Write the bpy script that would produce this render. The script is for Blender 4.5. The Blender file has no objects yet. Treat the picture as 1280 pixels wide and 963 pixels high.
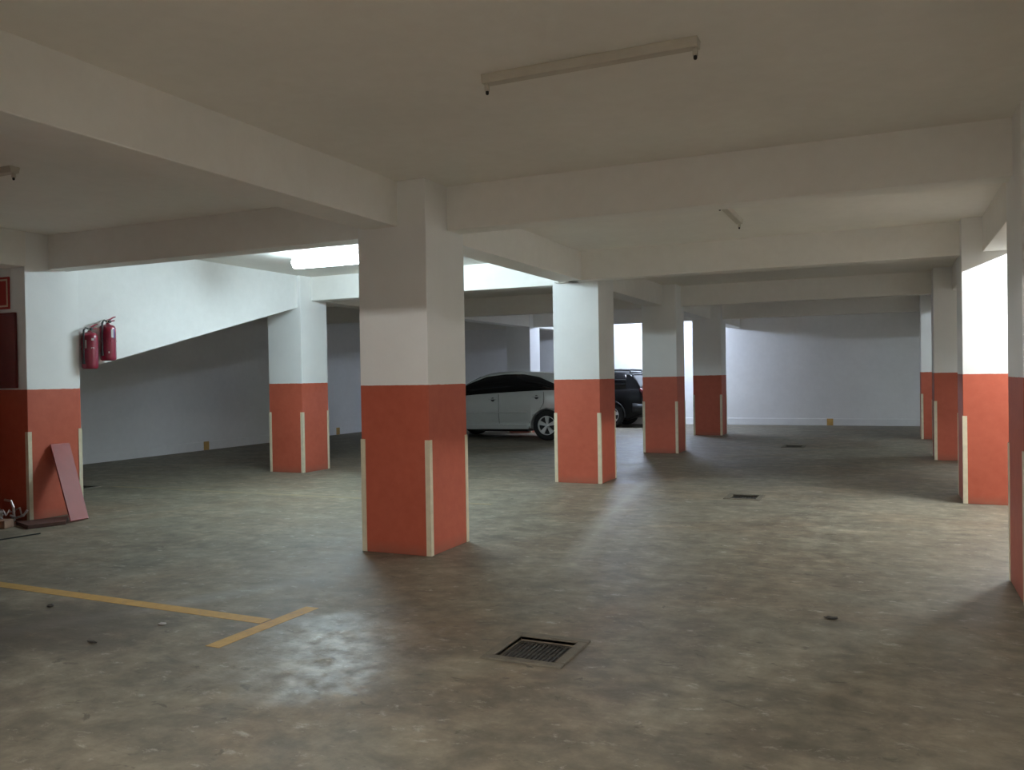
import bpy, bmesh, math, random
from mathutils import Vector, Matrix
random.seed(7)
S = bpy.context.scene
COL = S.collection
PI = math.pi

# ------------------------------------------------------------------ materials
def mat(name):
    m = bpy.data.materials.new(name); m.use_nodes = True
    nt = m.node_tree; b = nt.nodes['Principled BSDF']
    return m, nt, b

def N(nt, t, **kw):
    n = nt.nodes.new(t)
    for k, v in kw.items(): setattr(n, k, v)
    return n

def lin(r, g, b):
    f = lambda c: (c/255/12.92) if c/255 <= .04045 else ((c/255+.055)/1.055)**2.4
    return (f(r), f(g), f(b), 1)

def noise(nt, vec, scale, detail=4, rough=.55, dist=0.0):
    n = N(nt, 'ShaderNodeTexNoise'); n.inputs['Scale'].default_value = scale
    n.inputs['Detail'].default_value = detail; n.inputs['Roughness'].default_value = rough
    n.inputs['Distortion'].default_value = dist
    nt.links.new(vec, n.inputs['Vector']); return n.outputs['Fac']

def ramp(nt, fac, stops):
    r = N(nt, 'ShaderNodeValToRGB'); e = r.color_ramp.elements
    while len(e) < len(stops): e.new(.5)
    for i, (p, c) in enumerate(stops):
        e[i].position = p; e[i].color = c if len(c) == 4 else (*c, 1)
    nt.links.new(fac, r.inputs['Fac']); return r.outputs['Color']

def mix(nt, fac, a, b, mode='MIX'):
    m = N(nt, 'ShaderNodeMix', data_type='RGBA', blend_type=mode)
    if isinstance(fac, float): m.inputs[0].default_value = fac
    else: nt.links.new(fac, m.inputs[0])
    for i, v in ((6, a), (7, b)):
        if isinstance(v, tuple): m.inputs[i].default_value = v
        else: nt.links.new(v, m.inputs[i])
    return m.outputs[2]

def mth(nt, op, a, b=None, c=None, clamp=False):
    m = N(nt, 'ShaderNodeMath', operation=op, use_clamp=clamp)
    for i, v in enumerate((a, b, c)):
        if v is None: continue
        if isinstance(v, (int, float)): m.inputs[i].default_value = v
        else: nt.links.new(v, m.inputs[i])
    return m.outputs[0]

def bump(nt, b, h, strength, dist=.01):
    n = N(nt, 'ShaderNodeBump'); n.inputs['Strength'].default_value = strength
    n.inputs['Distance'].default_value = dist
    nt.links.new(h, n.inputs['Height']); nt.links.new(n.outputs['Normal'], b.inputs['Normal'])

def position(nt): return N(nt, 'ShaderNodeNewGeometry').outputs['Position']

def plain(name, col, rough=.6, metal=0.0, var=.12, scale=9, bmp=0.0, spec=.5, coat=0.0):
    m, nt, b = mat(name)
    tc = N(nt, 'ShaderNodeTexCoord').outputs['Object']
    n = noise(nt, tc, scale)
    k = lambda f: tuple(min(1, c*f) for c in col[:3]) + (1,)
    c = ramp(nt, n, [(.3, k(1-var)), (.7, k(1+var))])
    nt.links.new(c, b.inputs['Base Color'])
    b.inputs['Roughness'].default_value = rough; b.inputs['Metallic'].default_value = metal
    b.inputs['Specular IOR Level'].default_value = spec; b.inputs['Coat Weight'].default_value = coat
    if bmp: bump(nt, b, noise(nt, tc, scale*6), bmp)
    return m

WHITE = (.86, .86, .845)
def plaster(name, base=WHITE):
    m, nt, b = mat(name); P = position(nt)
    n = noise(nt, P, .9, 6, .6); n2 = noise(nt, P, 9, 5, .6)
    c = ramp(nt, n, [(.25, tuple(x*.93 for x in base)), (.75, tuple(x*1.02 for x in base))])
    c = mix(nt, .06, c, ramp(nt, n2, [(.35, (.45, .43, .4)), (.65, (.85, .85, .84))]))
    nt.links.new(c, b.inputs['Base Color']); b.inputs['Roughness'].default_value = .75
    b.inputs['Specular IOR Level'].default_value = .25
    bump(nt, b, noise(nt, P, 38, 6, .65), .22, .006)
    return m

def two_tone():
    """columns: white emulsion above, orange-red gloss below 1.5 m"""
    m, nt, b = mat('column_paint'); P = position(nt)
    z = N(nt, 'ShaderNodeSeparateXYZ'); nt.links.new(P, z.inputs[0])
    edge = mth(nt, 'ADD', z.outputs[2], mth(nt, 'MULTIPLY', mth(nt, 'SUBTRACT', noise(nt, P, 14), .5), .012))
    red = mth(nt, 'LESS_THAN', edge, 1.5)
    n = noise(nt, P, 1.6, 6, .65); n2 = noise(nt, P, 11, 5, .6)
    w = ramp(nt, n, [(.25, tuple(x*.94 for x in WHITE)), (.75, tuple(x*1.02 for x in WHITE))])
    r = ramp(nt, n, [(.25, lin(174, 85, 63)), (.75, lin(190, 96, 74))])
    r = mix(nt, .25, r, ramp(nt, n2, [(.3, lin(168, 81, 61)), (.7, lin(199, 109, 85))]))
    # scuffed and dusty near the floor
    low = mth(nt, 'MULTIPLY', mth(nt, 'SUBTRACT', 1, mth(nt, 'DIVIDE', z.outputs[2], .12), clamp=True), n2, clamp=True)
    r = mix(nt, low, r, lin(128, 92, 76))
    nt.links.new(mix(nt, red, w, r), b.inputs['Base Color'])
    b.inputs['Roughness'].default_value = .55; b.inputs['Specular IOR Level'].default_value = .35
    bump(nt, b, noise(nt, P, 34, 6, .65), .2, .006)
    return m

def concrete_floor():
    m, nt, b = mat('power_floated_concrete'); P = position(nt)
    big = noise(nt, P, .42, 6, .62, .8); med = noise(nt, P, 2.1, 8, .68, .6); fine = noise(nt, P, 7, 7, .66)
    st = N(nt, 'ShaderNodeMapping'); nt.links.new(P, st.inputs[0])
    st.inputs['Rotation'].default_value = (0, 0, math.radians(-24)); st.inputs['Scale'].default_value = (1, 1.7, 1)
    streak = noise(nt, st.outputs[0], 2.0, 9, .66, .9)
    c = ramp(nt, big, [(.34, (.202, .160, .112)), (.46, (.222, .190, .139)), (.56, (.220, .199, .150)), (.68, (.240, .214, .162))])
    gk = lambda lo, hi: [(.30, (lo, lo, lo)), (.5, (.97, .97, .97)), (.70, (hi, hi, hi))]
    c = mix(nt, 1.0, c, ramp(nt, med, gk(.68, 1.24)), 'MULTIPLY')
    c = mix(nt, .9, c, ramp(nt, streak, gk(.66, 1.30)), 'MULTIPLY')
    c = mix(nt, .8, c, ramp(nt, fine, gk(.66, 1.36)), 'MULTIPLY')
    # dark oily patches, pale scrapes and pits
    oil = noise(nt, P, .62, 6, .7, 1.4)
    c = mix(nt, ramp(nt, oil, [(.56, (0, 0, 0)), (.70, (.62, .62, .62))]), c, (.13, .108, .085, 1))
    scr = noise(nt, st.outputs[0], 5.5, 7, .78, .25)
    c = mix(nt, ramp(nt, scr, [(.58, (0, 0, 0)), (.68, (.5, .5, .5))]), c, (.58, .55, .48, 1))
    pit = noise(nt, st.outputs[0], 7.0, 5, .62, .8)
    c = mix(nt, ramp(nt, pit, [(.31, (.75, .75, .75)), (.37, (0, 0, 0))]), c, (.10, .085, .066, 1))
    # two worn pale tyre tracks curving away towards the back
    s = N(nt, 'ShaderNodeSeparateXYZ'); nt.links.new(P, s.inputs[0])
    def track(v0, u0, k, q, w, v1, v2):
        dv = mth(nt, 'SUBTRACT', s.outputs[1], v0)
        line = mth(nt, 'ADD', mth(nt, 'ADD', mth(nt, 'MULTIPLY', dv, k), u0), mth(nt, 'MULTIPLY', mth(nt, 'MULTIPLY', dv, dv), q))
        d = mth(nt, 'ABSOLUTE', mth(nt, 'SUBTRACT', s.outputs[0], line))
        band = mth(nt, 'SUBTRACT', 1, mth(nt, 'DIVIDE', d, w), clamp=True)
        ends = mth(nt, 'MULTIPLY', mth(nt, 'SUBTRACT', s.outputs[1], v1, clamp=True), mth(nt, 'SUBTRACT', v2, s.outputs[1], clamp=True))
        return mth(nt, 'MULTIPLY', mth(nt, 'MULTIPLY', band, ends), med, clamp=True)
    for t in (track(6.6, -2.40, -.22, .012, .17, 5.9, 12.5), track(4.2, -4.7, .55, -.06, .2, 1.0, 5.6)):
        c = mix(nt, mth(nt, 'MULTIPLY', t, .75), c, (.44, .43, .39, 1))
    # a dark ellipse with a ragged edge in the parking bay
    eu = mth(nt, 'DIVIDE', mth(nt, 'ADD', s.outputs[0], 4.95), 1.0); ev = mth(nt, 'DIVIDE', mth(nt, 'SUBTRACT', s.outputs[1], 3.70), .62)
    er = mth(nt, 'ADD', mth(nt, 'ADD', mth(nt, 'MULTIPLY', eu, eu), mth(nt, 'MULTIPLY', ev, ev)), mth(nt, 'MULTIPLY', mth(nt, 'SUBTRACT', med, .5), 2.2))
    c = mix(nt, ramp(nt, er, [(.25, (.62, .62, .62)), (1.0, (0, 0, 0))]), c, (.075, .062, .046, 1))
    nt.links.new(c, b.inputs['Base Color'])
    r = ramp(nt, med, [(.3, (.50, .50, .50)), (.7, (.64, .64, .64))])
    # one patch worn to a polish
    du = mth(nt, 'DIVIDE', mth(nt, 'ADD', s.outputs[0], 2.95), .72); dv = mth(nt, 'DIVIDE', mth(nt, 'SUBTRACT', s.outputs[1], 3.95), .95)
    rad = mth(nt, 'ADD', mth(nt, 'ADD', mth(nt, 'MULTIPLY', du, du), mth(nt, 'MULTIPLY', dv, dv)), mth(nt, 'MULTIPLY', mth(nt, 'SUBTRACT', med, .5), 3.0))
    pol = ramp(nt, rad, [(.45, (1, 1, 1)), (1.0, (0, 0, 0))])
    pol = mth(nt, 'MULTIPLY', pol, ramp(nt, fine, [(.36, (.2, .2, .2)), (.58, (1, 1, 1))]))
    r = mix(nt, pol, r, (.36, .36, .36, 1))
    nt.links.new(r, b.inputs['Roughness']); b.inputs['Specular IOR Level'].default_value = .42
    h = mth(nt, 'ADD', mth(nt, 'MULTIPLY', fine, .8), mth(nt, 'ADD', streak, mth(nt, 'MULTIPLY', pit, .7)))
    bump(nt, b, h, .16, .02)
    return m

def line_paint():
    m, nt, b = mat('worn_yellow_paint'); P = position(nt)
    n = noise(nt, P, 9, 7, .7); n2 = noise(nt, P, 40, 5, .6)
    c = ramp(nt, n, [(.25, lin(178, 138, 66)), (.7, lin(204, 164, 92))])
    c = mix(nt, ramp(nt, mth(nt, 'MULTIPLY', n, n2), [(.10, (.8, .8, .8)), (.2, (0, 0, 0))]), c, (.30, .27, .2, 1))
    nt.links.new(c, b.inputs['Base Color']); b.inputs['Roughness'].default_value = .6
    return m
def faded_paint():
    m, nt, b = mat('faded_yellow_paint'); P = position(nt)
    n = noise(nt, P, 3.5, 7, .7)
    c = ramp(nt, n, [(.36, (.215, .190, .140)), (.72, lin(152, 136, 96))])
    nt.links.new(c, b.inputs['Base Color']); b.inputs['Roughness'].default_value = .55
    return m

def emitter(name, col, strength):
    m, nt, b = mat(name)
    b.inputs['Base Color'].default_value = (.9, .9, .9, 1)
    b.inputs['Emission Color'].default_value = (*col, 1); b.inputs['Emission Strength'].default_value = strength
    return m

M = dict(
    plaster=plaster('white_plaster'), ceil=plaster('white_ceiling', (.885, .86, .80)), beam=plaster('off_white_beam', (.875, .855, .81)), column=two_tone(), floor=concrete_floor(),
    yellow=line_paint(), faded=faded_paint(),
    guard=plain('cream_guard', lin(214, 204, 178)[:3], .5, var=.08, scale=14),
    batten=plain('batten_enamel', (.55, .51, .43), .45, var=.06),
    black=plain('black_plastic', (.012, .012, .012), .45, var=.2),
    ext=plain('extinguisher_red', (.24, .006, .032), .3, var=.05, coat=.6),
    exthose=plain('black_rubber', (.015, .015, .016), .5, var=.2),
    extlabel=plain('label_paper', (.62, .60, .58), .5, var=.05, scale=40),
    extpurple=plain('label_purple', (.16, .08, .25), .5, var=.05),
    chrome=plain('chrome', (.72, .72, .72), .16, 1.0, var=.04),
    board=plain('red_board', lin(142, 64, 58)[:3], .48, spec=.3, var=.10, scale=5),
    panel=plain('dark_red_enamel', (.14, .012, .012), .45, var=.1),
    sign=plain('sign_red', (.36, .015, .012), .5, var=.06), cream=plain('sign_cream', (.60, .47, .34), .55, var=.06),
    wood=plain('grey_wood', (.24, .15, .10), .75, var=.25, scale=12, bmp=.3),
    dwood=plain('dark_board', (.085, .04, .032), .6, var=.25, scale=8),
    scrapm=plain('scrap_metal', (.55, .52, .52), .3, .9, var=.25, scale=20),
    plastic=plain('grey_plastic_sheet', (.42, .38, .37), .35, var=.25, scale=15),
    paper=plain('white_paper', (.45, .44, .42), .7, var=.05),
    dark=plain('dark_stone', (.05, .045, .04), .8, var=.3),
    iron=plain('cast_iron', (.045, .040, .034), .7, .0, var=.35, scale=30, bmp=.3),
    pit=plain('drain_pit', (.02, .018, .015), .9, var=.3),
    collar=plain('drain_concrete', (.150, .134, .103), .75, var=.25, scale=10, bmp=.4),
    silver=plain('silver_car_paint', (.88, .91, .89), .27, .58, var=.02, coat=.8),
    blackcar=plain('black_car_paint', (.003, .003, .0035), .4, .0, var=.02, spec=.25),
    glass=plain('dark_car_glass', (.004, .004, .005), .06, 0, var=.05),
    rubber=plain('tyre_rubber', (.014, .014, .014), .8, var=.2, scale=30),
    alloy=plain('alloy_wheel', (.80, .80, .80), .3, .35, var=.03),
    trim=plain('dark_trim', (.02, .02, .02), .5, var=.1),
    sill=plain('grey_sill', (.13, .135, .13), .45, .2, var=.05),
    lampred=plain('tail_lamp', (.09, .006, .008), .12, var=.05, coat=1.0),
    lampclear=plain('head_lamp', (.55, .57, .58), .08, .3, var=.03, coat=1.0),
    plate=plain('number_plate', (.65, .62, .45), .5, var=.03),
    coolL=emitter('tube_cool', (.70, .90, 1.0), 60), coolT=emitter('tube_cool_bare', (.71, .90, 1.0), 165), backL=emitter('tube_blue_white', (.64, .76, 1.0), 600),
    rightL=emitter('tube_white', (.93, .98, 1.0), 600), farL=emitter('tube_grey_white', (.76, .90, 1.0), 230),
    warmL=emitter('tube_warm', (1.0, .98, .94), 500),
)

# ------------------------------------------------------------------ mesh helpers
def bm_new(): return bmesh.new()
def add_box(bm, x0, x1, y0, y1, z0, z1, mtx=None):
    vs = [bm.verts.new((x, y, z)) for z in (z0, z1) for y in (y0, y1) for x in (x0, x1)]
    for f in ((0, 2, 3, 1), (4, 5, 7, 6), (0, 1, 5, 4), (2, 6, 7, 3), (0, 4, 6, 2), (1, 3, 7, 5)):
        bm.faces.new([vs[i] for i in f])
    if mtx: bmesh.ops.transform(bm, matrix=mtx, verts=vs)
    return vs
def add_tube(bm, pts, r, n=10, cap=True):
    pts = [Vector(p) for p in pts]; rings = []
    rr = r if isinstance(r, (list, tuple)) else [r]*len(pts)
    ref = None
    for i, p in enumerate(pts):
        t = (pts[min(i+1, len(pts)-1)] - pts[max(i-1, 0)]).normalized()
        if ref is None:
            ref = Vector((0, 0, 1)) if abs(t.z) < .9 else Vector((1, 0, 0))
        a = t.cross(ref).normalized(); b2 = t.cross(a).normalized(); ref = -b2 if False else ref
        rings.append([bm.verts.new(p + (a*math.cos(k*2*PI/n) + b2*math.sin(k*2*PI/n))*rr[i]) for k in range(n)])
    for i in range(len(rings)-1):
        for k in range(n):
            bm.faces.new((rings[i][k], rings[i][(k+1) % n], rings[i+1][(k+1) % n], rings[i+1][k]))
    if cap:
        bm.faces.new(rings[0][::-1]); bm.faces.new(rings[-1])
def add_lathe(bm, prof, n=28, axis='z', off=(0, 0, 0)):
    rings = []
    for r, h in prof:
        ring = []
        for k in range(n):
            a = k*2*PI/n; c, s = math.cos(a)*r, math.sin(a)*r
            v = (c, s, h) if axis == 'z' else (c, h, s)
            ring.append(bm.verts.new(Vector(v)+Vector(off)))
        rings.append(ring)
    for i in range(len(rings)-1):
        for k in range(n):
            bm.faces.new((rings[i][k], rings[i][(k+1) % n], rings[i+1][(k+1) % n], rings[i+1][k]))
    bm.faces.new(rings[0][::-1]); bm.faces.new(rings[-1])
def add_prism(bm, poly, d, mtx=None):
    """poly: list of (x,z); extruded along y from d[0] to d[1]"""
    a = [bm.verts.new((x, d[0], z)) for x, z in poly]; b = [bm.verts.new((x, d[1], z)) for x, z in poly]
    bm.faces.new(a); bm.faces.new(b[::-1]); n = len(poly)
    for i in range(n): bm.faces.new((a[i], b[i], b[(i+1) % n], a[(i+1) % n]))
    if mtx: bmesh.ops.transform(bm, matrix=mtx, verts=a+b)
def obj(name, bm, m, parent=None, bevel=0, smooth=False, loc=None):
    bmesh.ops.recalc_face_normals(bm, faces=bm.faces)
    me = bpy.data.meshes.new(name); bm.to_mesh(me); bm.free()
    o = bpy.data.objects.new(name, me); COL.objects.link(o)
    for x in (m if isinstance(m, (list, tuple)) else [m]): me.materials.append(x)
    if parent: o.parent = parent
    if loc: o.location = loc
    if smooth:
        for p in me.polygons: p.use_smooth = True
    if bevel:
        b = o.modifiers.new('bevel', 'BEVEL'); b.width = bevel; b.segments = 2; b.limit_method = 'ANGLE'
    return o
def box(name, x0, x1, y0, y1, z0, z1, m, parent=None, bevel=0):
    bm = bm_new(); add_box(bm, x0, x1, y0, y1, z0, z1); return obj(name, bm, m, parent, bevel)
def thing(name, label, cat, loc=(0, 0, 0), rz=0, group=None):
    o = bpy.data.objects.new(name, None); COL.objects.link(o); o.empty_display_size = .2
    o.location = loc; o.rotation_euler = (0, 0, rz); return tag(o, label, cat, group)
def tag(o, label, cat, group=None, kind=None):
    o['label'] = label; o['category'] = cat
    if group: o['group'] = group
    if kind: o['kind'] = kind
    return o
def struct(o): o['kind'] = 'structure'; return o
def copy_tree(o, parent=None):
    c = o.copy(); COL.objects.link(c)
    if parent: c.parent = parent
    for ch in [x for x in list(o.children)]: copy_tree(ch, c)
    return c

# ------------------------------------------------------------------ the hall
UL, UR, VF, VB, ZC, ZB = -14.15, 4.7, -3.6, 25.62, 3.30, 2.90
DRAINS = [(-2.09, -1.61, 4.15, 4.65), (-1.89, -1.45, 10.50, 10.96), (-2.05, -1.60, 18.0, 18.55), (-11.3, -10.82, 8.50, 8.96)]
IN = .06
def floor_mesh():
    us = sorted({UL-.3, UR+.3} | {x for d in DRAINS for x in (d[0]+IN, d[1]-IN)})
    vs = sorted({VF-.3, VB+.3} | {y for d in DRAINS for y in (d[2]+IN, d[3]-IN)})
    bm = bm_new(); G = {}
    g = lambda i, j, z: G.setdefault((i, j, z), bm.verts.new((us[i], vs[j], z)))
    hole = lambda i, j: any(d[0]+IN-1e-6 <= us[i] and us[i+1] <= d[1]-IN+1e-6 and d[2]+IN-1e-6 <= vs[j] and vs[j+1] <= d[3]-IN+1e-6 for d in DRAINS)
    for i in range(len(us)-1):
        for j in range(len(vs)-1):
            if not hole(i, j):
                bm.faces.new((g(i, j, 0), g(i+1, j, 0), g(i+1, j+1, 0), g(i, j+1, 0)))
                bm.faces.new((g(i, j, -.3), g(i, j+1, -.3), g(i+1, j+1, -.3), g(i+1, j, -.3)))
    for e in [e for e in bm.edges if e.is_boundary and abs(e.verts[0].co.z) < 1e-6]:
        a, b_ = e.verts
        fa = [v for v in bm.verts if (v.co - Vector((a.co.x, a.co.y, -.3))).length < 1e-5][0]
        fb = [v for v in bm.verts if (v.co - Vector((b_.co.x, b_.co.y, -.3))).length < 1e-5][0]
        bm.faces.new((a, b_, fb, fa))
    return bm
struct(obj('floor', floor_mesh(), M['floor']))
struct(box('ceiling', UL-.3, UR+.3, VF-.3, VB+.3, ZC, ZC+.25, M['ceil']))
struct(box('wall_left', UL-.25, UL, VF-.3, VB+.3, 0, ZC, M['plaster']))
struct(box('wall_back', UL, UR, VB, VB+.25, 0, ZC, M['plaster']))
struct(box('wall_right', UR, UR+.25, VF-.3, VB+.3, 0, ZC, M['plaster']))
struct(box('wall_front', UL, UR, VF-.25, VF, 0, ZC, M['plaster']))
def skirting(name, a, b, inward):
    """a low rendered plinth with a chamfered top"""
    bm = bm_new(); L = (Vector(b)-Vector(a)).length
    add_prism(bm, [(0, 0), (.022, 0), (.022, .185), (.012, .2), (0, .2)], (0, L))
    o = obj(name, bm, M['plaster']); o.location = (a[0], a[1], 0)
    o.rotation_euler = (0, 0, inward); return struct(o)
skirting('baseboard_left', (UL, VF), (UL, VB), 0)
skirting('baseboard_back', (UL, VB), (UR, VB), -PI/2)
skirting('baseboard_right', (UR, VB), (UR, VF), PI)

def beam(u0, u1, v0, v1):
    return struct(box('ceiling_beam', u0, u1, v0, v1, ZB, ZC+.02, M['beam'], bevel=.008))
# beams running towards the back, over each line of columns
beam(-4.30, -3.94, VF, 9.1+2.2); beam(-4.40, -4.04, 11.30, VB)
beam(.99, 1.35, VF, VB)
beam(-9.30, -8.94, VF, 6.46); beam(-9.30, -8.94, 11.9, VB)
# beams running across
for a, b_, v0, v1 in ((UL, UR, 1.55, 1.80), (UL, UR, 6.75, 7.0), (-4.2, UR, 11.2, 11.45), (UL, -4.2, 11.62, 11.87), (UL, UR, 16.63, 16.88), (UL, UR, 21.35, 21.6)):
    beam(a, b_, v0, v1)

# unseen columns added beside the camera to shade the left bay
for u0, u1 in ((-9.44, -8.95), (-4.36, -3.66), (.79, 1.42)):
    struct(box('unseen_column', u0, u1, 1.42, 2.13, 0, ZC, M['column'], bevel=.006))

# unseen walls added to darken the left bay, red below, white above
struct(box('unseen_bay_wall', -9.45, -4.36, 1.42, 1.60, 0, ZC, M['column']))
struct(box('unseen_bay_wall', -9.66, -9.45, VF, 6.447, 0, ZC, M['column']))

# the ramp: white side wall whose underside climbs towards the back, and the slab behind it
def ramp_z(v): return 1.732 + (v-7.21)*.2515
bm = bm_new()
poly = [(v, z) for v, z in ((1.9, ramp_z(1.9)), (11.5, ramp_z(11.5)), (11.5, ZC), (7.0, ZC), (7.0, ZC), (1.9, ZC))]
poly = [(6.5, ramp_z(6.5)), (11.5, ramp_z(11.5)), (11.5, ZC), (6.5, ZC)]
add_prism(bm, poly, (-9.22, -9.0), Matrix(((0, 1, 0, 0), (1, 0, 0, 0), (0, 0, 1, 0), (0, 0, 0, 1))))
struct(obj('wall_ramp', bm, M['plaster']))
bm = bm_new()
for v0, v1, u1 in ((.6, 7.16, -9.68), (7.16, 11.31, -9.22)):
    poly = [(v0, max(.02, ramp_z(v0))), (v1, ramp_z(v1)), (v1, ramp_z(v1)+.22), (v0, ramp_z(v0)+.22)]
    add_prism(bm, poly, (UL, u1), Matrix(((0, 1, 0, 0), (1, 0, 0, 0), (0, 0, 1, 0), (0, 0, 0, 1))))
struct(obj('ceiling_ramp', bm, M['plaster']))

# ------------------------------------------------------------------ columns with corner guards
def guard_bm(cx, cy, sx, sy):
    """L shaped angle on the corner (cx,cy); sx, sy point back over the column"""
    bm = bm_new(); w, t, h = .042, .006, 1.017
    pts = [(-t*sx, -t*sy), (w*sx, -t*sy), (w*sx, .001*sy), (.001*sx, .001*sy), (.001*sx, w*sy), (-t*sx, w*sy)]
    lo = [bm.verts.new((cx+x, cy+y, .003)) for x, y in pts]; hi = [bm.verts.new((cx+x, cy+y, h)) for x, y in pts]
    for i in range(6): bm.faces.new((lo[i], lo[(i+1) % 6], hi[(i+1) % 6], hi[i]))
    bm.faces.new((lo[0], lo[1], lo[2], lo[3])); bm.faces.new((lo[0], lo[3], lo[4], lo[5]))
    bm.faces.new((hi[0], hi[1], hi[2], hi[3])); bm.faces.new((hi[0], hi[3], hi[4], hi[5]))
    return bm
def column(u0, u1, v0, v1, label):
    cx, cy = (u0+u1)/2, (v0+v1)/2
    t = thing('column', label, 'column', (cx, cy, 0), 0, 'square two-tone columns of the car park')
    a, b_ = (u1-u0)/2, (v1-v0)/2
    bm = bm_new(); add_box(bm, -a, a, -b_, b_, 0, ZC)
    obj('shaft', bm, M['column'], t, bevel=.006)
    for sx in (1, -1):
        for sy in (1, -1):
            obj('corner_guard', guard_bm(-a*sx, -b_*sy, sx, sy), M['guard'], t)
    return t
column(-4.360, -3.657, 6.357, 7.068, 'largest complete orange and white column, standing alone behind the yellow line end')
column(-4.464, -3.767, 11.427, 12.148, 'orange and white column hiding the tail of the silver car')
column(-4.454, -3.767, 16.211, 16.882, 'orange and white column directly right of the rear of the black car')
column(-4.499, -3.795, 21.112, 21.791, 'dark-fronted orange and white column nearest the back wall, left of the far drain')
column(-9.624, -8.933, 11.326, 12.035, 'bright orange and white column at the high end of the ramp wall')
column(-9.642, -8.952, 6.447, 7.138, 'orange and white column with the loose red board leaning on it')
column(.795, 1.425, 6.346, 7.103, 'orange and white column cut off by the right edge of the photo')
column(.774, 1.404, 10.979, 11.762, 'brightly lit orange and white column beside the one cut off at the right')
column(.701, 1.331, 16.080, 16.847, 'dark shaded orange and white column just left of the brightly lit right one')
column(.647, 1.277, 20.783, 21.525, 'thin-looking farthest orange and white column in the right-hand row')
column(-9.630, -8.930, 21.100, 21.800, 'column seen over the roof of the silver car, its right face bright')

# ------------------------------------------------------------------ lights
def light(u, v, rz, label, glow=None, bare=False, drop=0):
    z = ZC-drop
    t = thing('fluorescent_light', label, 'light', (u, v, z), rz, 'fluorescent battens on the ceiling')
    bm = bm_new()   # batten: a folded trapezoid channel
    add_prism(bm, [(-.045, 0), (.045, 0), (.034, -.05), (-.034, -.05)], (-.62, .62), Matrix.Rotation(-PI/2, 4, 'Z'))
    obj('batten', bm, M['batten'], t, bevel=.004)
    for s in (-1, 1):
        bm = bm_new()
        add_box(bm, s*.60-.012, s*.60+.012, -.014, .014, -.088, -.05)
        h = obj('lamp_holder', bm, M['batten'], t, bevel=.003)
        bm = bm_new(); add_lathe(bm, [(.006, -.108), (.010, -.102), (.010, -.09), (.008, -.086)], 10, 'z', (s*.60, 0, 0))
        obj('socket_tip', bm, M['black'], h)
    if drop:
        for s in (-1, 1):
            bm = bm_new(); add_lathe(bm, [(.006, 0), (.006, drop+.002)], 8, 'z', (s*.4, 0, 0)); add_lathe(bm, [(.022, drop-.012), (.022, drop+.001)], 14, 'z', (s*.4, 0, 0))
            obj('hanger_rod', bm, M['batten'], t)
    if glow and bare:
        bm = bm_new(); add_tube(bm, [(-.585, 0, -.078), (.585, 0, -.078)], .019, 12); obj('lit_tube', bm, glow, t)
    elif glow:  # wide half-round glowing body, shaped to stand in for the tube's bloom
        bm = bm_new(); prof = []
        for k in range(13):
            a = PI*k/12; prof.append((.095*math.cos(a), -.052-.10*math.sin(a)))
        add_prism(bm, prof, (-.58, .58), Matrix.Rotation(-PI/2, 4, 'Z'))
        obj('bloom_body', bm, glow, t)
    return t
light(-1.50, 4.39, 0, 'unlit fluorescent batten on the near ceiling, top centre')
light(-1.535, 9.18, PI/2, 'small unlit batten seen end-on beyond the first cross beam')
light(-6.95, 4.50, 0, 'unlit batten on the ceiling, cut off at the left edge')
light(-6.90, 9.40, 0, 'glaring lit fluorescent light beyond the left cross beam', M['coolL'], drop=.05)
light(-5.62, 9.40, 0, 'lit fluorescent light added unseen behind the largest column', M['coolT'], True, drop=.05)  # second lit lamp, unseen, added to brighten the columns around it
light(-6.6, 23.7, 0, 'lit fluorescent light near the back wall above the black car', M['backL'], True)
light(2.15, 10.0, PI/2, 'lit fluorescent light in the right-hand bay beyond the cut-off column', M['rightL'], True)
light(3.2, 18.2, 0, 'lit fluorescent light deep in the right-hand bay', M['farL'], True)
light(-1.15, -.50, 0, 'lit fluorescent light above and behind the camera', M['warmL'], True)

# ------------------------------------------------------------------ floor drains
def drain(d, label, nb, sunk, bars_along='v'):
    u0, u1, v0, v1 = d; cx, cy = (u0+u1)/2, (v0+v1)/2; a, b_ = (u1-u0)/2, (v1-v0)/2
    t = thing('floor_drain', label, 'drain', (cx, cy, 0), 0, 'square floor drains')
    bm = bm_new(); w = IN
    h = .012
    add_box(bm, -a, a, -b_, -b_+w, -.02, h); add_box(bm, -a, a, b_-w, b_, -.02, h)
    add_box(bm, -a, -a+w, -b_+w, b_-w, -.02, h); add_box(bm, a-w, a, -b_+w, b_-w, -.02, h)
    obj('collar', bm, M['collar'], t, bevel=.006)
    ia, ib = a-w, b_-w
    bm = bm_new(); g = .003
    add_box(bm, -ia+g, ia-g, -ib+g, ib-g, -.2, -.17)
    obj('sump', bm, M['pit'], t)
    bm = bm_new(); f = .022
    zt = -sunk
    add_box(bm, -ia+g, ia-g, -ib+g, -ib+f, zt-.03, zt); add_box(bm, -ia+g, ia-g, ib-f, ib-g, zt-.03, zt)
    add_box(bm, -ia+g, -ia+f, -ib+f, ib-f, zt-.03, zt); add_box(bm, ia-f, ia-g, -ib+f, ib-f, zt-.03, zt)
    for k in range(nb):
        x = -ia+f+(2*ia-2*f)*(k+.5)/nb; add_box(bm, x-.008, x+.008, -ib+f, ib-f, zt-.025, zt-.002)
    add_box(bm, -ia+f, ia-f, -.012, .012, zt-.028, zt-.006)
    obj('grate', bm, M['iron'], t)
    return t
drain(DRAINS[0], 'nearest and largest-looking floor drain in front of the big column', 12, .022)
drain(DRAINS[1], 'middle floor drain with slotted grate, right of the second column', 9, .012)
drain(DRAINS[2], 'farthest floor drain, a thin dark strip near the back', 9, .012)

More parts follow.
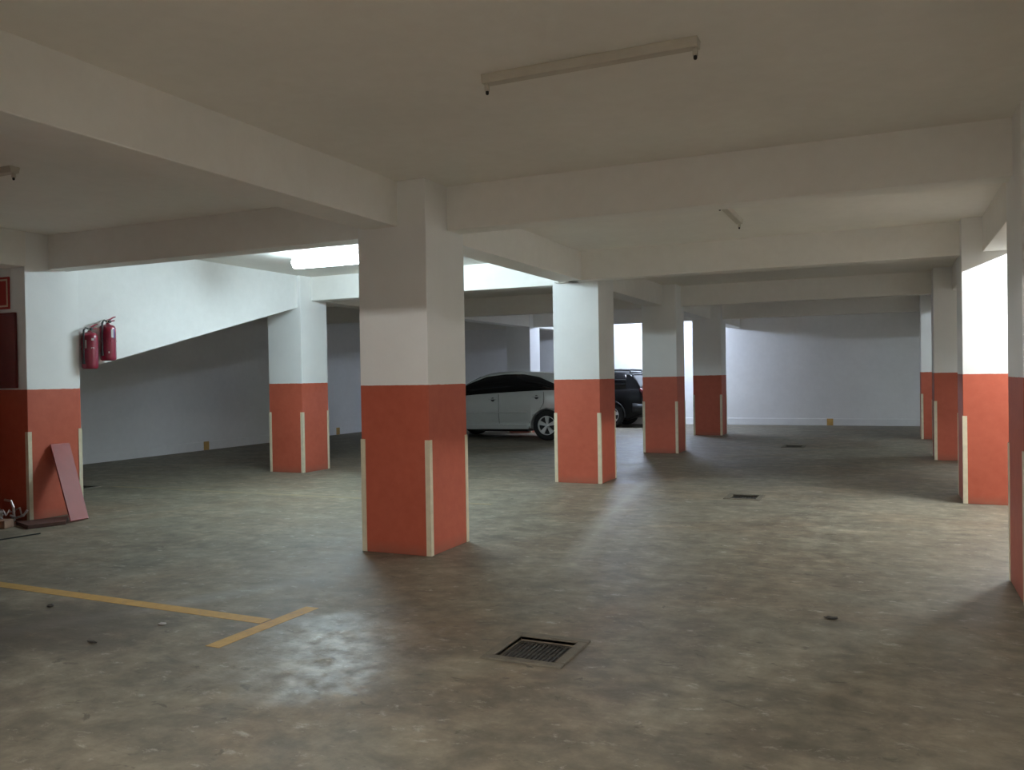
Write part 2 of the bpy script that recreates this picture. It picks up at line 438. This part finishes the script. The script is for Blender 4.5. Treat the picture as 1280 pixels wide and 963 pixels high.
drain(DRAINS[3], 'floor drain under the ramp wall, a black slit beside the left column', 9, .012)

# ------------------------------------------------------------------ painted lines
def flat(name, rects, m, label, cat, group=None):
    bm = bm_new()
    for r in rects: add_prism(bm, r, (0, .0015), Matrix(((1, 0, 0, 0), (0, 0, 1, 0), (0, 1, 0, 0.0004), (0, 0, 0, 1))))
    return tag(obj(name, bm, m), label, cat, group)
flat('parking_line', [[(-9.0, 4.295), (-3.70, 4.225), (-3.70, 4.335), (-9.0, 4.41)], [(-3.70, 3.75), (-3.595, 3.75), (-3.57, 4.66), (-3.675, 4.66)]],
     M['yellow'], 'yellow T-shaped parking bay line on the floor at lower left', 'floor marking', 'parking bay lines')
flat('parking_line', [[(-10.7, 8.99), (-4.45, 9.17), (-4.45, 9.26), (-10.7, 9.08)]],
     M['faded'], 'faint worn parking line behind the largest column', 'floor marking', 'parking bay lines')
def wall_mark(x0, x1, y0, y1, label):
    o = box('bay_mark', x0, x1, y0, y1, .002, .195, M['yellow'], bevel=.0)
    return tag(o, label, 'wall marking', 'yellow bay marks on the skirting')
wall_mark(UL+.0225, UL+.026, 14.40, 14.56, 'yellow bay mark low on the left wall under the ramp')
wall_mark(UL+.0225, UL+.026, 19.38, 19.54, 'yellow bay mark low on the left wall between the bright and largest columns')
wall_mark(-1.64, -1.47, VB-.026, VB-.0225, 'yellow bay mark low on the back wall')

# ------------------------------------------------------------------ fire extinguishers on the ramp wall
def extinguisher(v, zb, label, turn):
    t = thing('fire_extinguisher', label, 'fire extinguisher', (-8.893, v, zb), turn, 'extinguishers on the ramp wall')
    bm = bm_new()
    add_lathe(bm, [(.07, 0), (.086, .008), (.092, .025), (.093, .05), (.093, .375), (.090, .405), (.080, .428), (.058, .444), (.030, .452), (.023, .458), (.022, .47)], 32)
    obj('cylinder', bm, M['ext'], t, smooth=True)
    bm = bm_new(); add_lathe(bm, [(.024, .468), (.026, .475), (.026, .50), (.018, .51)], 16)
    v_ = obj('valve', bm, M['chrome'], t)
    bm = bm_new(); add_lathe(bm, [(.016, -.012), (.018, -.01), (.018, .01), (.016, .012)], 14, 'y', (0, -.036, .487))
    obj('pressure_gauge', bm, M['trim'], v_)
    bm = bm_new(); add_tube(bm, [(-.02, 0, .50), (.03, 0, .515), (.085, 0, .545), (.115, 0, .552)], [.010, .011, .009, .007], 8)
    obj('squeeze_lever', bm, M['ext'], t)
    bm = bm_new(); add_tube(bm, [(-.015, 0, .485), (.035, 0, .492), (.10, 0, .505)], [.009, .010, .008], 8)
    obj('carry_handle', bm, M['ext'], t)
    bm = bm_new(); add_tube(bm, [(-.02, 0, .49), (-.06, -.01, .50), (-.095, -.02, .47), (-.106, -.025, .40), (-.107, -.025, .20), (-.106, -.02, .13)], .011, 10)
    hs = obj('hose', bm, M['exthose'], t)
    bm = bm_new(); add_tube(bm, [(-.106, -.02, .13), (-.106, -.02, .09), (-.106, -.02, .06)], [.013, .016, .019], 10)
    obj('nozzle', bm, M['trim'], hs)
    def wrap(name, a0, a1, z0, z1, m, r=.0942):
        bm = bm_new(); n = 10; lo, hi, lo2, hi2 = [], [], [], []
        for k in range(n+1):
            a = a0+(a1-a0)*k/n
            for L, rr, z in ((lo, r, z0), (hi, r, z1), (lo2, r-.0008, z0), (hi2, r-.0008, z1)):
                L.append(bm.verts.new((math.cos(a)*rr, math.sin(a)*rr, z)))
        for k in range(n):
            bm.faces.new((lo[k], lo[k+1], hi[k+1], hi[k])); bm.faces.new((lo2[k], hi2[k], hi2[k+1], lo2[k+1]))
            bm.faces.new((lo[k], lo2[k], lo2[k+1], lo[k+1])); bm.faces.new((hi[k], hi[k+1], hi2[k+1], hi2[k]))
        bm.faces.new((lo[0], hi[0], hi2[0], lo2[0])); bm.faces.new((lo[n], lo2[n], hi2[n], hi[n]))
        return obj(name, bm, m, t, smooth=False)
    bm = bm_new(); add_box(bm, -.03, .03, .085, .108, .30, .44); add_box(bm, -.02, .02, .02, .09, .43, .445)
    obj('wall_bracket', bm, M['ext'], t)
    wrap('strap', 0, 2*PI-.001, .235, .252, M['ext'], .0965)
    return t, wrap
# local -y faces the camera side after turning (bracket at +y goes to the wall)
t1, w1 = extinguisher(7.235, 1.735, 'lower left fire extinguisher on the ramp wall, partly behind the column', PI/2)
w1('label', -PI*.66, -PI*.56, .345, .372, M['extlabel']); w1('label', -PI*.67, -PI*.64, .245, .262, M['extlabel']); w1('label', -PI*.62, -PI*.59, .245, .262, M['extlabel']); w1('label', -PI*.57, -PI*.545, .245, .262, M['extlabel'])
w1('side_label', -PI*.90, -PI*.84, .25, .35, M['extlabel'])
t2, w2 = extinguisher(7.50, 1.840, 'upper right fire extinguisher on the white ramp wall', PI/2)
w2('label', -PI*.60, -PI*.50, .285, .385, M['extlabel']); w2('label_border', -PI*.495, -PI*.42, .275, .395, M['extpurple'])
w2('inspection_dot', -PI*.715, -PI*.675, .09, .112, M['extlabel'])

# ------------------------------------------------------------------ fire point on the front of the left column
t = thing('fire_point_board', 'dark red panel on the front of the left column, under the red sign', 'panel', (-9.265, 6.430, 1.52))
bm = bm_new(); add_box(bm, -.175, .175, -.012, .012, 0, .865); obj('face', bm, M['panel'], t, bevel=.004)
bm = bm_new()
for x0, x1, z0, z1 in ((-.175, .175, .84, .865), (-.175, .175, 0, .025), (-.175, -.15, .025, .84), (.15, .175, .025, .84)):
    add_box(bm, x0, x1, -.020, -.0125, z0, z1)
obj('edge_strip', bm, M['panel'], t)
t = thing('fire_sign', 'red sign with a cream border at the left edge of the photo', 'sign', (-9.32, 6.436, 2.43))
bm = bm_new(); add_box(bm, -.12, .12, -.006, .008, 0, .37); obj('backing', bm, M['sign'], t)
bm = bm_new()
for x0, x1, z0, z1 in ((-.098, .098, .325, .345), (-.098, .098, .025, .045), (-.098, -.078, .045, .325), (.078, .098, .045, .325)):
    add_box(bm, x0, x1, -.0085, -.006, z0, z1)
obj('border', bm, M['cream'], t)

# ------------------------------------------------------------------ leaning board and scrap at the foot of that column
bm = bm_new()
tl, tr, bl, br = Vector((-8.935, 6.700, .850)), Vector((-8.935, 6.950, .846)), Vector((-8.385, 6.515, .012)), Vector((-8.385, 6.7475, .0083))
n = (tr-tl).cross(bl-tl).normalized()
if n.x < 0: n = -n
fr = [p.copy() for p in (tl, tr, br, bl)]; bk = [p + n*.018 for p in fr]
A = [bm.verts.new(p) for p in bk]; B = [bm.verts.new(p) for p in fr]
bm.faces.new(A); bm.faces.new(B[::-1])
for i in range(4): bm.faces.new((A[i], B[i], B[(i+1) % 4], A[(i+1) % 4]))
tag(obj('board', bm, M['board'], bevel=.003), 'loose red board leaning against the left column', 'board')

bm = bm_new()
add_prism(bm, [(-8.84, 6.20), (-8.47, 6.075), (-8.33, 6.42), (-8.62, 6.68)], (0, .04), Matrix(((1, 0, 0, 0), (0, 0, 1, 0), (0, 1, 0, .002), (0, 0, 0, 1))))
tag(obj('flat_board', bm, M['dwood'], bevel=.003), 'dark flat board lying on the floor at the foot of the leaning red board', 'board')
bm = bm_new(); add_box(bm, -.24, .24, -.07, .07, 0, .09)
o = obj('wood_block', bm, M['wood'], bevel=.008, loc=(-8.98, 6.00, 0)); o.rotation_euler = (0, 0, math.radians(14))
tag(o, 'brown wooden block on the floor at the left edge', 'wood')
# crumpled sheet on the block
bm = bm_new(); rnd = random.Random(3); nx, ny = 12, 8; G = []
for j in range(ny):
    row = []
    for i in range(nx):
        x = -.20+.40*i/(nx-1); y = -.06+.16*j/(ny-1)
        z = .095+.05*abs(math.sin(i*1.7+j*.9))+.06*rnd.random()
        row.append(bm.verts.new((x+rnd.uniform(-.012, .012), y+rnd.uniform(-.012, .012), z)))
    G.append(row)
for j in range(ny-1):
    for i in range(nx-1): bm.faces.new((G[j][i], G[j][i+1], G[j+1][i+1], G[j+1][i]))
o = obj('plastic_sheet', bm, M['plastic'], loc=(-9.03, 6.02, 0)); o.rotation_euler = (0, 0, math.radians(14))
md = o.modifiers.new('thick', 'SOLIDIFY'); md.thickness = .003
tag(o, 'crumpled grey plastic sheet on the wooden block', 'scrap')
# bent metal bracket and pipe elbows
def bent(pts, r, label, name='metal_pipe', m='scrapm'):
    bm = bm_new(); add_tube(bm, pts, r, 10); return tag(obj(name, bm, M[m], smooth=False), label, 'scrap', 'scrap beside the left column')
bent([(-8.98, 6.28, .03), (-8.99, 6.28, .18), (-9.03, 6.28, .25), (-9.12, 6.27, .26)], .014, 'upright bent metal pipe in the scrap heap by the left column')
bent([(-8.96, 6.22, .10), (-8.89, 6.24, .075), (-8.80, 6.26, .10), (-8.76, 6.28, .16)], .013, 'curved metal pipe lying low in the scrap heap by the left column')
bent([(-9.35, 6.10, .22), (-9.20, 6.08, .235), (-9.00, 6.06, .23)], .016, 'straight metal pipe across the top of the scrap heap')
bent([(-8.60, 5.46, .007), (-8.15, 5.545, .007), (-8.08, 5.93, .007)], .007, 'thin dark rod on the floor in front of the scrap', 'rod', 'trim')

bent([(-9.16, 6.375, .02), (-9.10, 6.375, .13), (-9.02, 6.375, .16), (-8.985, 6.375, .07)], .010, 'looped metal pipe behind the wooden block at the left column')
bm = bm_new(); bmesh.ops.create_icosphere(bm, subdivisions=4, radius=1); r_ = random.Random(11)
from mathutils import noise as mnoise
for w in bm.verts:
    k = 1+.55*mnoise.noise(w.co*2.3)+.28*mnoise.noise(w.co*6.1)
    w.co = Vector((w.co.x*.11*k, w.co.y*.055*k, w.co.z*.085*k))
zm = min(w.co.z for w in bm.verts)
for w in bm.verts: w.co.z -= zm
tag(obj('crumpled_foil', bm, M['scrapm'], loc=(-9.13, 6.155, 0)), 'crumpled shiny metal foil behind the wooden block at the left edge', 'scrap')

# small litter on the floor
def litter(name, u, v, s, m, label, flatness=.25, rz=0):
    bm = bm_new(); bmesh.ops.create_icosphere(bm, subdivisions=2, radius=1); r_ = random.Random(int(u*1000))
    for w in bm.verts: w.co = Vector((w.co.x*s[0], w.co.y*s[1], (w.co.z+1)*.5*s[2]))*(1+r_.uniform(-.18, .18))
    zmin = min(w.co.z for w in bm.verts)
    for w in bm.verts: w.co.z -= zmin
    o = obj(name, bm, M[m], loc=(u, v, .0005)); o.rotation_euler = (0, 0, rz)
    return tag(o, label, 'litter')
litter('paper_scrap', -4.289, 3.983, (.032, .022, .012), 'paper', 'white paper scrap on the floor below the yellow line')
litter('twig', -4.393, 3.544, (.045, .010, .012), 'dark', 'dark twig on the floor at lower left')
litter('pebble', -5.377, 4.01, (.024, .02, .018), 'dark', 'dark pebble on the floor just below the yellow line')
litter('dry_leaf', -.349, 5.625, (.045, .02, .016), 'dark', 'dark curled leaf on the floor right of the near drain')

# ------------------------------------------------------------------ cars
def tab(x, pts):
    for (a, p), (b_, q) in zip(pts, pts[1:]):
        if x <= b_:
            k = (x-a)/(b_-a); k = max(0, min(1, k)); return p+(q-p)*k
    return pts[-1][1]
def sm(x, pts):   # monotone-ish smooth interpolation
    for i in range(len(pts)-1):
        a, p = pts[i]; b_, q = pts[i+1]
        if x <= b_ or i == len(pts)-2:
            k = max(0, min(1, (x-a)/(b_-a)))
            m0 = (q-pts[i-1][1])/(b_-pts[i-1][0]) if i > 0 else (q-p)/(b_-a)
            m1 = (pts[i+2][1]-p)/(pts[i+2][0]-a) if i+2 < len(pts) else (q-p)/(b_-a)
            h = b_-a
            return (2*k**3-3*k**2+1)*p + (k**3-2*k**2+k)*h*m0 + (-2*k**3+3*k**2)*q + (k**3-k**2)*h*m1
    return pts[-1][1]

def build_car(spec, root, paint):
    """local x = forward, y = left, z = up; origin on the ground under the middle of the car"""
    XR, XF = spec['xr'], spec['xf']; W = spec['w']/2
    xs = {round(XR+(XF-XR)*i/70, 4) for i in range(71)} | set(spec['cuts'])
    ar, rw = spec['arch'], spec['rw']; ax = (spec['xr_axle'], spec['xf_axle'])
    for c in ax:
        xs = {x for x in xs if abs(x-c) > ar+.006}
        xs |= {round(c+ar*math.cos(PI*k/22), 4) for k in range(23)} | {round(c-ar-.004, 4), round(c+ar+.004, 4)}
    xs = sorted(xs)
    def arch_bot(x):
        b0 = tab(x, spec['bottom'])
        for c in ax:
            if abs(x-c) <= ar+1e-4: b0 = max(b0, rw+math.sqrt(max(0, ar*ar-(x-c)**2)))
        return b0
    def half(x):
        bot = arch_bot(x); belt = sm(x, spec['belt']); roof = sm(x, spec['roof'])
        k = tab(x, spec['plan'])                       # plan taper 0..1
        y0 = W*k
        roof = max(roof, belt+.004)
        hgt = roof-belt; inset = spec['tumble']*hgt
        yt = max(.03, y0-.06-inset)
        zc = .80 if belt > .95 else bot+(belt-bot)*.6
        P = [(0, bot+.02), (y0*.80, bot), (y0*.925, max(bot+.004, tab(x, spec['bottom'])+.05)), (y0*.962, max(bot+.008, tab(x, spec['bottom'])+.20)),
             (y0*1.0, max(bot+.012, min(zc, belt-.19))), (y0*.968, max(bot+.016, belt-.15)), (y0*.940, max(bot+.02, belt-.05)), (y0*.910, belt)]
        # glass rises from belt to roof rail, then over to the centre
        gtop = max(belt+hgt*.10, min(belt+hgt*.90, tab(x, spec['gtop']))) if 'gtop' in spec else belt+hgt*.86
        P += [(y0*.908, belt+.012*min(1, hgt*5)), (y0*.918-inset*.5, belt+(gtop-belt)*.55), (yt+.028, gtop), (yt, belt+hgt*.93), (yt*.86, belt+hgt*.985), (yt*.5, roof+.008*min(1, hgt*4)), (0, roof+.012*min(1, hgt*4))]
        return P
    NP = 15
    bm = bm_new(); rings = []
    for x in xs:
        h = half(x)
        ring = [bm.verts.new((x, y, z)) for y, z in h] + [bm.verts.new((x, -y, z)) for y, z in h[-2:0:-1]]
        rings.append(ring)
    R = len(rings[0]); body, glassf = [], []
    gm = spec['glass']
    for i in range(len(rings)-1):
        xm = (xs[i]+xs[i+1])/2
        for k in range(R):
            f = bm.faces.new((rings[i][k], rings[i][(k+1) % R], rings[i+1][(k+1) % R], rings[i+1][k]))
            kk = k if k < NP-1 else R-1-k        # mirrored strip index
            side = 8 <= kk <= 9
            if gm(xm, kk): f.material_index = 1
            elif kk <= 1 and kk == 0: f.material_index = 2
    bm.faces.new(rings[0][::-1]); bm.faces.new(rings[-1])
    bmesh.ops.recalc_face_normals(bm, faces=bm.faces)
    # split off the glass
    gl = bm.copy()
    bmesh.ops.delete(gl, geom=[f for f in gl.faces if f.material_index != 1], context='FACES')
    for f in gl.faces: f.material_index = 0
    for f in bm.faces: f.material_index = 1 if f.material_index == 2 else 0
    body = obj('body', bm, [paint, M['trim']], root, smooth=True)
    for p in body.data.polygons: p.use_smooth = True
    ws = body.modifiers.new('n', 'WEIGHTED_NORMAL'); ws.keep_sharp = True
    for v in gl.verts: pass
    bmesh.ops.recalc_face_normals(gl, faces=gl.faces)
    g = obj('windows', gl, M['glass'], root, smooth=True)
    md = g.modifiers.new('thick', 'SOLIDIFY'); md.thickness = .010; md.offset = 0.3
    # wheels
    for cx in (spec['xr_axle'], spec['xf_axle']):
        for s in (1, -1):
            wheel(cx, s, W, spec, root)
    return half
def wheel(cx, s, W, spec, root):
    r = spec['rw']; yo = s*(W-.02); tw = .22
    bm = bm_new(); y0 = 0
    prof = [(r*.64, -.10), (r*.93, -.108), (r, -.07), (r, .07), (r*.93, .108), (r*.64, .10)]
    rings = []
    n = 40
    for rr, h in prof:
        rings.append([bm.verts.new((rr*math.cos(k*2*PI/n), h, rr*math.sin(k*2*PI/n))) for k in range(n)])
    for i in range(len(rings)):
        a, b_ = rings[i], rings[(i+1) % len(rings)]
        for k in range(n): bm.faces.new((a[k], a[(k+1) % n], b_[(k+1) % n], b_[k]))
    w = obj('wheel', bm, M['rubber'], root, smooth=True, loc=(cx, yo-s*.108, r))
    # alloy: outer rim ring, five broad spokes, hub
    bm = bm_new(); ri = r*.655
    prof = [(ri, .02), (ri, .098), (ri*.93, .100), (ri*.90, .085), (ri*.90, .02)]; rings = []
    for rr, h in prof:
        rings.append([bm.verts.new((rr*math.cos(k*2*PI/n), h*s, rr*math.sin(k*2*PI/n))) for k in range(n)])
    for i in range(len(rings)):
        a, b_ = rings[i], rings[(i+1) % len(rings)]
        for k in range(n): bm.faces.new((a[k], a[(k+1) % n], b_[(k+1) % n], b_[k]))
    for k in range(5):
        a = PI/2+k*2*PI/5
        poly = [(-.022, .02), (.022, .02), (.055, ri*.92), (-.055, ri*.92)]
        vs = []
        for hh in (.05, .092):
            for px, pz in poly:
                x = px*math.cos(a-PI/2)-pz*math.sin(a-PI/2); z = px*math.sin(a-PI/2)+pz*math.cos(a-PI/2)
                vs.append(bm.verts.new((x, s*(hh-.02*(1-pz/ri)), z)))
        bm.faces.new(vs[:4]); bm.faces.new(vs[4:][::-1])
        for q in range(4): bm.faces.new((vs[q], vs[(q+1) % 4], vs[4+(q+1) % 4], vs[4+q]))
    add_lathe(bm, [(.05, .03*s), (.05, .078*s), (.03, .085*s)], 20, 'y')
    rim = obj('rim', bm, M['alloy'], w)
    bm = bm_new(); add_lathe(bm, [(ri*.90, .0), (ri*.90, .035*s)], 30, 'y'); obj('brake_disc', bm, M['trim'], w)
    return w

def car_strip(name, pts, half_w, m, parent, out):
    """thin raised strip following points (x,y,z) on the car side"""
    bm = bm_new(); add_tube(bm, pts, half_w, 6); return obj(name, bm, m, parent)

# --- silver crossover, heading left, parked across the picture
sv = thing('car', 'silver car seen side-on between the largest column and the second column', 'car', (-8.88, 19.60, 0), PI, 'parked cars')
def glass_silver(x, k):
    if 8 <= k <= 9:
        return -1.84 < x < 1.04
    if k >= 11 and (x > .52 and x < 1.38): return True        # windscreen
    if k >= 11 and (-2.02 < x < -1.60): return True           # rear screen
    return False
SP = dict(xr=-2.29, xf=2.28, w=1.845, rw=.362, arch=.405, xr_axle=-1.365, xf_axle=1.35, tumble=.34, cuts=[1.04, -1.84],
    bottom=[(-2.29, .42), (-2.1, .30), (-1.7, .26), (1.7, .24), (2.1, .22), (2.28, .30)],
    belt=[(-2.29, .86), (-2.24, 1.02), (-2.1, 1.15), (-1.7, 1.19), (-1.3, 1.195), (-.1, 1.14), (.75, 1.085), (1.1, 1.045), (1.6, .99), (2.0, .90), (2.18, .80), (2.28, .62)],
    roof=[(-2.29, .86), (-2.24, 1.03), (-2.12, 1.19), (-1.95, 1.38), (-1.75, 1.56), (-1.4, 1.635), (-.8, 1.675), (-.2, 1.682), (.25, 1.645), (.60, 1.52), (.95, 1.32), (1.30, 1.09), (1.6, 1.02), (2.0, .92), (2.18, .81), (2.28, .63)],
    plan=[(-2.29, .72), (-2.2, .86), (-1.9, .96), (-1.3, 1.0), (1.1, 1.0), (1.8, .95), (2.1, .84), (2.28, .62)],
    gtop=[(-2.0, 1.19), (-1.85, 1.23), (-1.56, 1.345), (-1.13, 1.53), (-.73, 1.60), (-.2, 1.605), (.30, 1.55), (.82, 1.36), (1.1, 1.1)],
    glass=glass_silver)
build_car(SP, sv, M['silver'])
def both(fn):
    for s in (1, -1): fn(s)
W_ = SP['w']/2
def silver_side(s):
    y = s*W_
    # shut lines
    for name, pts in (('door_seam', [(-.105, y*.968, 1.115), (-.11, y*.998, .95), (-.11, y*1.001, .62), (-.12, y*.985, .40)]),
                      ('door_seam', [(-1.30, y*.968, 1.17), (-1.31, y*.998, 1.0), (-1.30, y*1.0, .90), (-1.20, y*1.001, .74), (-1.02, y*1.0, .62), (-.93, y*.99, .42)]),
                      ('door_seam', [(.96, y*.968, 1.04), (.99, y*.998, .9), (.99, y*1.001, .6), (.95, y*.985, .40)])):
        bm = bm_new(); add_tube(bm, pts, .005, 6); obj(name, bm, M['trim'], sv)
    bm = bm_new(); add_tube(bm, [(-.86, y*1.001, .68), (-.2, y*1.003, .67), (.9, y*1.003, .655)], .014, 8); obj('side_moulding', bm, M['silver'], sv)
    bm = bm_new()
    add_prism(bm, [(-.90, .27), (.93, .25), (.95, .33), (.9, .365), (-.86, .385), (-.92, .34)], (y*.90, y*1.012)); obj('sill_trim', bm, M['silver'], sv, bevel=.01)
    for hx, hz in ((.05, 1.0), (-1.12, 1.055)):
        bm = bm_new()
        add_tube(bm, [(hx-.11, y*.985, hz), (hx-.06, y*1.0+s*.02, hz+.004), (hx+.06, y*1.0+s*.02, hz), (hx+.11, y*.985, hz-.006)], [.012, .016, .016, .011], 8)
        h = obj('door_handle', bm, M['silver'], sv)
        bm = bm_new(); add_lathe(bm, [(.045, 0), (.05, s*.004)], 20, 'y', (hx, y*.99, hz-.012)); obj('handle_cup', bm, M['trim'], h)
    bm = bm_new()
    pts = [(1.02, .945), (.93, .957), (.80, .962)]
    add_box(bm, .78, .90, min(y*1.0, y*1.0+s*.20), max(y*1.0, y*1.0+s*.20), 1.10, 1.24); o = obj('wing_mirror', bm, M['silver'], sv, bevel=.03)
    # wheel arch lips
    for cx in (SP['xr_axle'], SP['xf_axle']):
        bm = bm_new(); r = SP['arch']+.008
        add_tube(bm, [(cx+r*math.cos(a), y*1.0, SP['rw']+r*math.sin(a)) for a in [math.radians(-8+196*k/20) for k in range(21)]], .014, 6)
        obj('arch_lip', bm, M['silver'], sv)
    bm = bm_new(); add_tube(bm, [(-2.235, s*.62, .99), (-2.16, s*.76, 1.0), (-2.02, s*.845, 1.0), (-1.9, s*.875, 1.01)], [.05, .06, .055, .03], 10); obj('tail_lamp', bm, M['lampred'], sv, smooth=True)
    bm = bm_new(); add_tube(bm, [(2.17, s*.50, .72), (2.09, s*.68, .75), (1.92, s*.80, .80), (1.78, s*.85, .83)], [.05, .06, .05, .03], 10); obj('head_lamp', bm, M['lampclear'], sv, smooth=True)
both(silver_side)
bm = bm_new(); add_box(bm, -2.335, -2.285, -.26, .26, .80, .92); obj('number_plate', bm, M['plate'], sv, bevel=.004)
bm = bm_new(); add_tube(bm, [(-2.05, -.80, .52), (-2.27, -.66, .50), (-2.34, 0, .50), (-2.27, .66, .50), (-2.05, .80, .52)], .10, 10); obj('rear_bumper', bm, M['silver'], sv, smooth=True)
bm = bm_new(); add_tube(bm, [(2.0, -.78, .45), (2.23, -.6, .43), (2.30, 0, .43), (2.23, .6, .43), (2.0, .78, .45)], .10, 10); obj('front_bumper', bm, M['silver'], sv, smooth=True)
bm = bm_new(); add_box(bm, -.75, .70, -.62, .62, .19, .30); obj('underbody', bm, M['trim'], sv)
bm = bm_new(); add_tube(bm, [(-1.78, -.55, 1.585), (-1.98, -.55, 1.59), (-1.98, .55, 1.59), (-1.78, .55, 1.585)], .022, 8); obj('rear_spoiler', bm, M['silver'], sv, smooth=True)

# --- black off-roader, nearer the back wall, its tail showing between two columns
bk = thing('car', 'black car whose tail shows between the second and third columns', 'car', (-8.82, 24.52, 0), PI, 'parked cars')
def glass_black(x, k):
    if 8 <= k <= 9: return -1.80 < x < 1.0
    if k >= 10 and (-2.22 < x < -1.93): return True
    if k >= 11 and (.55 < x < 1.25): return True
    return False
SB = dict(xr=-2.32, xf=2.2, w=1.80, rw=.365, arch=.42, xr_axle=-1.36, xf_axle=1.32, tumble=.26, cuts=[1.0, -1.80, -1.93, -2.22],
    bottom=[(-2.32, .40), (-2.12, .33), (-1.85, .22), (1.7, .24), (2.0, .26), (2.2, .34)],
    belt=[(-2.32, .84), (-2.28, 1.0), (-2.2, 1.10), (-1.7, 1.12), (.9, 1.06), (1.2, 1.03), (1.7, .98), (2.05, .88), (2.2, .62)],
    roof=[(-2.32, .85), (-2.28, 1.06), (-2.2, 1.22), (-2.05, 1.46), (-1.92, 1.585), (-1.75, 1.635), (-1.2, 1.655), (-.3, 1.66), (.2, 1.63), (.55, 1.52), (.9, 1.30), (1.2, 1.07), (1.7, 1.0), (2.05, .9), (2.2, .63)],
    plan=[(-2.32, .84), (-2.24, .92), (-1.9, .985), (-1.3, 1.0), (1.2, 1.0), (1.8, .93), (2.05, .82), (2.2, .64)],
    glass=glass_black)
build_car(SB, bk, M['blackcar'])
Wb = SB['w']/2
def black_side(s):
    y = s*Wb
    bm = bm_new(); add_tube(bm, [(-1.90, s*.64, 1.60), (-1.88, s*.64, 1.675), (-1.6, s*.64, 1.69), (.1, s*.64, 1.69), (.3, s*.64, 1.62)], .03, 8); obj('roof_rail', bm, M['trim'], bk)
    bm = bm_new(); add_tube(bm, [(-2.285, s*.70, .86), (-2.29, s*.74, 1.0), (-2.22, s*.765, 1.14)], [.045, .06, .045], 10); obj('tail_lamp', bm, M['lampred'], bk, smooth=True)
    bm = bm_new(); add_tube(bm, [(2.08, s*.48, .74), (2.0, s*.65, .77), (1.85, s*.78, .80)], [.06, .07, .05], 10); obj('head_lamp', bm, M['lampclear'], bk, smooth=True)
    for x0 in (.09, -.98):
        bm = bm_new(); add_tube(bm, [(x0, y*.968, 1.04), (x0, y*.998, .9), (x0, y*1.0, .55), (x0, y*.985, .38)], .005, 6); obj('door_seam', bm, M['trim'], bk)
    for hx in (.22, -.85):
        bm = bm_new(); add_tube(bm, [(hx-.1, y*.985, .95), (hx-.05, y+s*.022, .955), (hx+.05, y+s*.022, .955), (hx+.1, y*.985, .95)], .013, 8); obj('door_handle', bm, M['blackcar'], bk)
    bm = bm_new(); add_box(bm, .78, .90, min(y, y+s*.19), max(y, y+s*.19), 1.06, 1.21); obj('wing_mirror', bm, M['blackcar'], bk, bevel=.03)
    for cx in (SB['xr_axle'], SB['xf_axle']):
        bm = bm_new(); r = SB['arch']+.012
        add_tube(bm, [(cx+r*math.cos(a), y*1.0, SB['rw']+r*math.sin(a)) for a in [math.radians(-8+196*k/20) for k in range(21)]], .02, 6)
        obj('arch_lip', bm, M['trim'], bk)
both(black_side)
bm = bm_new(); add_tube(bm, [(-2.0, -.84, .58), (-2.28, -.74, .58), (-2.35, 0, .58), (-2.28, .74, .58), (-2.0, .84, .58)], .14, 10); obj('rear_bumper', bm, M['trim'], bk, smooth=True)
bm = bm_new(); add_tube(bm, [(1.95, -.76, .5), (2.15, -.6, .48), (2.23, 0, .48), (2.15, .6, .48), (1.95, .76, .5)], .12, 10); obj('front_bumper', bm, M['trim'], bk, smooth=True)
bm = bm_new(); add_tube(bm, [(-1.86, -.62, 1.60), (-2.0, -.6, 1.60), (-2.0, .6, 1.60), (-1.86, .62, 1.60)], .022, 8); obj('rear_spoiler', bm, M['blackcar'], bk, smooth=True)
bm = bm_new(); add_box(bm, -2.375, -2.325, -.26, .26, .82, .94); obj('number_plate', bm, M['plate'], bk, bevel=.004)
bm = bm_new(); add_box(bm, -.78, .72, -.60, .60, .20, .30); obj('underbody', bm, M['trim'], bk)

# ------------------------------------------------------------------ camera, world, view
f_px, pitch, roll, th, hc = 1048.8029, .6167503, .9442989, 24.2096953, 1.5652426
pi_, ro, tt = map(math.radians, (pitch, roll, th))
F = Vector((-math.sin(tt), math.cos(tt), 0)); Rt = Vector((math.cos(tt), math.sin(tt), 0)); U = Vector((0, 0, 1))
F2 = F*math.cos(pi_)-U*math.sin(pi_); U2 = U*math.cos(pi_)+F*math.sin(pi_)
Xc = Rt*math.cos(ro)-U2*math.sin(ro); Yc = U2*math.cos(ro)+Rt*math.sin(ro)
cd = bpy.data.cameras.new('camera'); cam = bpy.data.objects.new('camera', cd); COL.objects.link(cam)
Mx = Matrix((Xc, Yc, -F2)).transposed().to_4x4(); Mx.translation = Vector((0, 0, hc)); cam.matrix_world = Mx
cd.sensor_fit = 'HORIZONTAL'; cd.sensor_width = 36; cd.lens = f_px/1280*36; cd.clip_start = .02
S.camera = cam
w = bpy.data.worlds.new('world'); S.world = w; w.use_nodes = True
w.node_tree.nodes['Background'].inputs[0].default_value = (.5, .55, .6, 1); w.node_tree.nodes['Background'].inputs[1].default_value = .0
vs = S.view_settings; vs.view_transform = 'Standard'; vs.look = 'None'; vs.exposure = .66; vs.gamma = 1; vs.use_curve_mapping = False
S.cycles.max_bounces = 10; S.cycles.diffuse_bounces = 7; S.cycles.use_denoising = True
S.cycles.sample_clamp_indirect = 6
